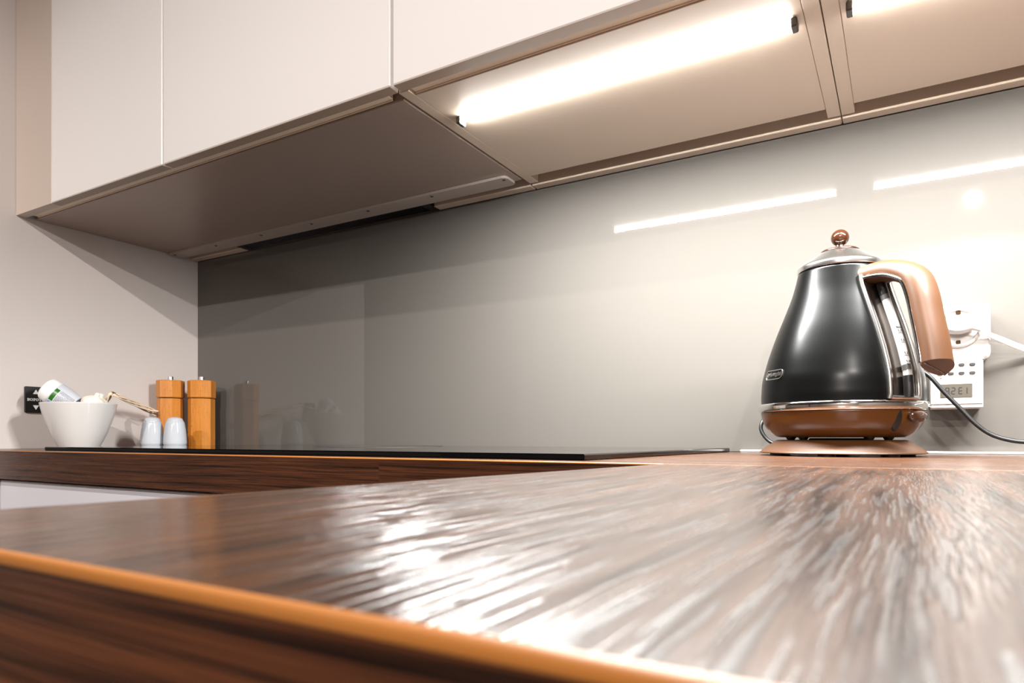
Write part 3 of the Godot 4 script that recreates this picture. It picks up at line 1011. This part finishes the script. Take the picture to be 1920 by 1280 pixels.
# ------------------------------------------------------------------ things at the left end
func bowl_things() -> void:
	var bp := Vector3(-1.3523, TOP, 0.319)
	var t := thing("bowl", "white ceramic bowl holding a tube and garlic, beside the left wall", "bowl", bp)
	var st := mb()
	var outer := smooth2([Vector2(0.0, 0.0003), Vector2(0.030, 0.0003), Vector2(0.0335, 0.0030), Vector2(0.0440, 0.0240), Vector2(0.0535, 0.0490), Vector2(0.0600, 0.0700), Vector2(0.0634, 0.0850)], 5)
	outer += [Vector2(0.0630, 0.0860), Vector2(0.0615, 0.0858)]
	outer += smooth2([Vector2(0.0608, 0.0850), Vector2(0.0570, 0.0690), Vector2(0.0505, 0.0490), Vector2(0.0410, 0.0260), Vector2(0.0300, 0.0070), Vector2(0, 0.0050)], 5)
	lathe(st, outer, 96)
	obj("ceramic_body", st, M.ceramic, t)
	# the squeeze tube, cap up and leaning left
	var right := Vector3(0.8635, 0, -0.5044)
	var back := Vector3(-0.5044, 0, -0.8635)
	var axis := (right * 0.76 + Vector3.DOWN * 0.58 + back * 0.22).normalized()
	var cap_end: Vector3 = Vector3(-1.398, 1.0165, 0.357)
	var b := Basis(axis.cross(back).normalized(), axis, (axis.cross(back)).cross(axis).normalized())
	var c := thing("cream_tube", "white-capped cosmetic tube with a grey printed label leaning in the bowl", "tube", cap_end)
	st = mb()
	lathe(st, rounded([Vector2(0, 0.0), Vector2(0.0170, 0.0), Vector2(0.0228, 0.0050), Vector2(0.0236, 0.0220), Vector2(0, 0.0222)], 0.006, 6), 56, Transform3D(b, Vector3.ZERO))
	obj("cap", st, M.white, c)
	st = mb()
	lathe(st, [Vector2(0.0234, 0.0224), Vector2(0.0234, 0.032), Vector2(0.0230, 0.042), Vector2(0.0222, 0.052), Vector2(0.0208, 0.062), Vector2(0.0200, 0.068)], 56, Transform3D(b.rotated(axis, 0.0), Vector3.ZERO))
	obj("label", st, M.label, c)
	st = mb()
	lathe(st, [Vector2(0.0, 0.0223), Vector2(0.0232, 0.0223), Vector2(0.0228, 0.042), Vector2(0.0206, 0.062), Vector2(0.0192, 0.069), Vector2(0.0, 0.069)], 56, Transform3D(b, Vector3.ZERO))
	obj("tube_body", st, M.white, c)
	# garlic with its dried stalk
	var gp := bp + right * 0.027 + Vector3.UP * 0.079 + back * 0.004
	var g := thing("garlic", "dried garlic head in the white bowl, its braided stalk sticking out to the right", "garlic", gp)
	for q in [Vector3(-0.006, 0.006, -0.008), Vector3(0.011, 0.006, 0.008)]:
		st = mb()
		lathe(st, smooth2([Vector2(0, -0.016), Vector2(0.010, -0.015), Vector2(0.0185, -0.006), Vector2(0.0190, 0.004), Vector2(0.012, 0.0115), Vector2(0.005, 0.0150), Vector2(0.0034, 0.022), Vector2(0, 0.022)], 4), 48, Transform3D(Basis(Vector3(0.3, 0, 1).normalized(), -0.5), q), 0, TAU, 9, 0.07)
		obj("bulb", st, M.garlic, g)
	var world := [Vector3(-1.3415, 0.9917, 0.2781), Vector3(-1.3712, 1.0010, 0.2549), Vector3(-1.3740, 1.0092, 0.2450), Vector3(-1.3762, 1.0036, 0.2289), Vector3(-1.3925, 0.9938, 0.1921), Vector3(-1.4075, 0.9832, 0.1545), Vector3(-1.4118, 0.9754, 0.1316)]
	for k in 5:
		var pts := []
		for i in world.size():
			var ph := i * 1.1 + k * TAU / 5
			var fan := lerpf(0.0024, 0.0062, absf(i - 2.0) / 4.0)
			pts.append(world[i] - gp + Vector3(0, cos(ph), sin(ph)) * fan)
		st = mb()
		sweep(st, smooth_path([right * 0.016 + Vector3.UP * 0.008, pts[0].lerp(right * 0.016 + Vector3.UP * 0.008, 0.4)] + pts, 5), [Vector2(-0.0026, -0.0007), Vector2(0.0, -0.0012), Vector2(0.0026, -0.0007), Vector2(0.0022, 0.0009), Vector2(-0.0022, 0.0009)])
		obj("stalk", st, M.straw_dark if k == 3 else M.straw, g)

func mills() -> void:
	var spots := [[Vector3(-1.4106, TOP, 0.098), 0.66, "octagonal bamboo pepper mill nearest the left wall, behind the shakers"], [Vector3(-1.355, TOP, 0.060), 0.55, "octagonal bamboo mill right of its twin, in front of the grey glass"]]
	var a := 0.0262
	var c := 0.0135
	var oct := [Vector2(a, -a + c), Vector2(a, a - c), Vector2(a - c, a), Vector2(-a + c, a), Vector2(-a, a - c), Vector2(-a, -a + c), Vector2(-a + c, -a), Vector2(a - c, -a)]
	var small := oct.map(func(p): return p * 0.955)
	for k in 2:
		var t := thing("pepper_mill", spots[k][2], "pepper mill", spots[k][0], spots[k][1], "bamboo mills")
		var st := mb()
		prism(st, small, 0.0003, 0.1075, 0.0012)
		obj("body", st, M.bamboo, t)
		st = mb()
		prism(st, oct, 0.1090, 0.1480, 0.0016)
		obj("head", st, M.bamboo, t)
		st = mb()
		lathe(st, [Vector2(0, 0.1074), Vector2(0.018, 0.1074), Vector2(0.018, 0.1092), Vector2(0, 0.1092)], 32)
		obj("neck", st, M.black, t)
		st = mb()
		lathe(st, rounded([Vector2(0.0058, 0.1478), Vector2(0.0058, 0.1570), Vector2(0, 0.1572)], 0.0010), 28)
		obj("knob", st, M.steel, t)

func shakers() -> void:
	var spots := [[Vector3(-1.3437, TOP, 0.181), "left one of the two small white china shakers, nearer the bowl"], [Vector3(-1.303, TOP, 0.157), "right one of the two small white china shakers, overlapping the bamboo mills"]]
	for s in spots:
		var t := thing("salt_shaker", s[1], "salt shaker", s[0], 0.0, "white china shakers")
		var st := mb()
		lathe(st, smooth2([Vector2(0, 0.0003), Vector2(0.0195, 0.0003), Vector2(0.0200, 0.0020), Vector2(0.0205, 0.0040), Vector2(0.0222, 0.0085), Vector2(0.0222, 0.0150), Vector2(0.0212, 0.0300), Vector2(0.0192, 0.0450), Vector2(0.0178, 0.0520), Vector2(0.0164, 0.0545)], 5), 56)
		obj("body", st, M.china, t)
		st = mb()
		lathe(st, smooth2([Vector2(0.0162, 0.0540), Vector2(0.0158, 0.0560), Vector2(0.0130, 0.0605), Vector2(0.0075, 0.0630), Vector2(0, 0.0636)], 5), 48)
		obj("dome", st, M.china, t)
		st = mb()
		for k in 5:
			var a := TAU * k / 5
			ellipsoid(st, Vector3(cos(a) * 0.004, 0.0632, sin(a) * 0.004), Vector3(0.0007, 0.0003, 0.0007), Basis(), 8)
		obj("pour_holes", st, M.ink, t)

func gate_switch() -> void:
	var t := thing("gate_switch", "small black wall switch with white arrows and lettering behind the bowl", "switch", Vector3(LEFT + 0.0002, 0.9943, 0.3480), PI / 2)
	# x runs towards the backsplash after the turn, z out of the wall
	var st := mb()
	var poly := rrect(0.0365, 0.0505, 0.0022)
	prism(st, poly, 0.0, 0.005, 0.0008, Transform3D(Basis(Vector3.RIGHT, PI / 2), Vector3.ZERO))
	obj("plate", st, M.black, t)
	for s in [-1.0, 1.0]:
		st = mb()
		prism(st, [Vector2(-0.0052, 0.0040 * s), Vector2(0.0052, 0.0040 * s), Vector2(0, -0.0048 * s)], 0.0049, 0.0056, 0.0001, Transform3D(Basis(Vector3.RIGHT, PI / 2), Vector3(0, s * 0.0148, 0)))
		obj("arrow", st, M.white, t)
	st = mb()
	put_letters(st, letters("ВОРОТА", 0.0052, "Droid Serif", 0.0005, 700), func(p): return Vector3(p.x * 0.98, p.y, p.z + 0.0054))
	obj("lettering", st, M.white, t)
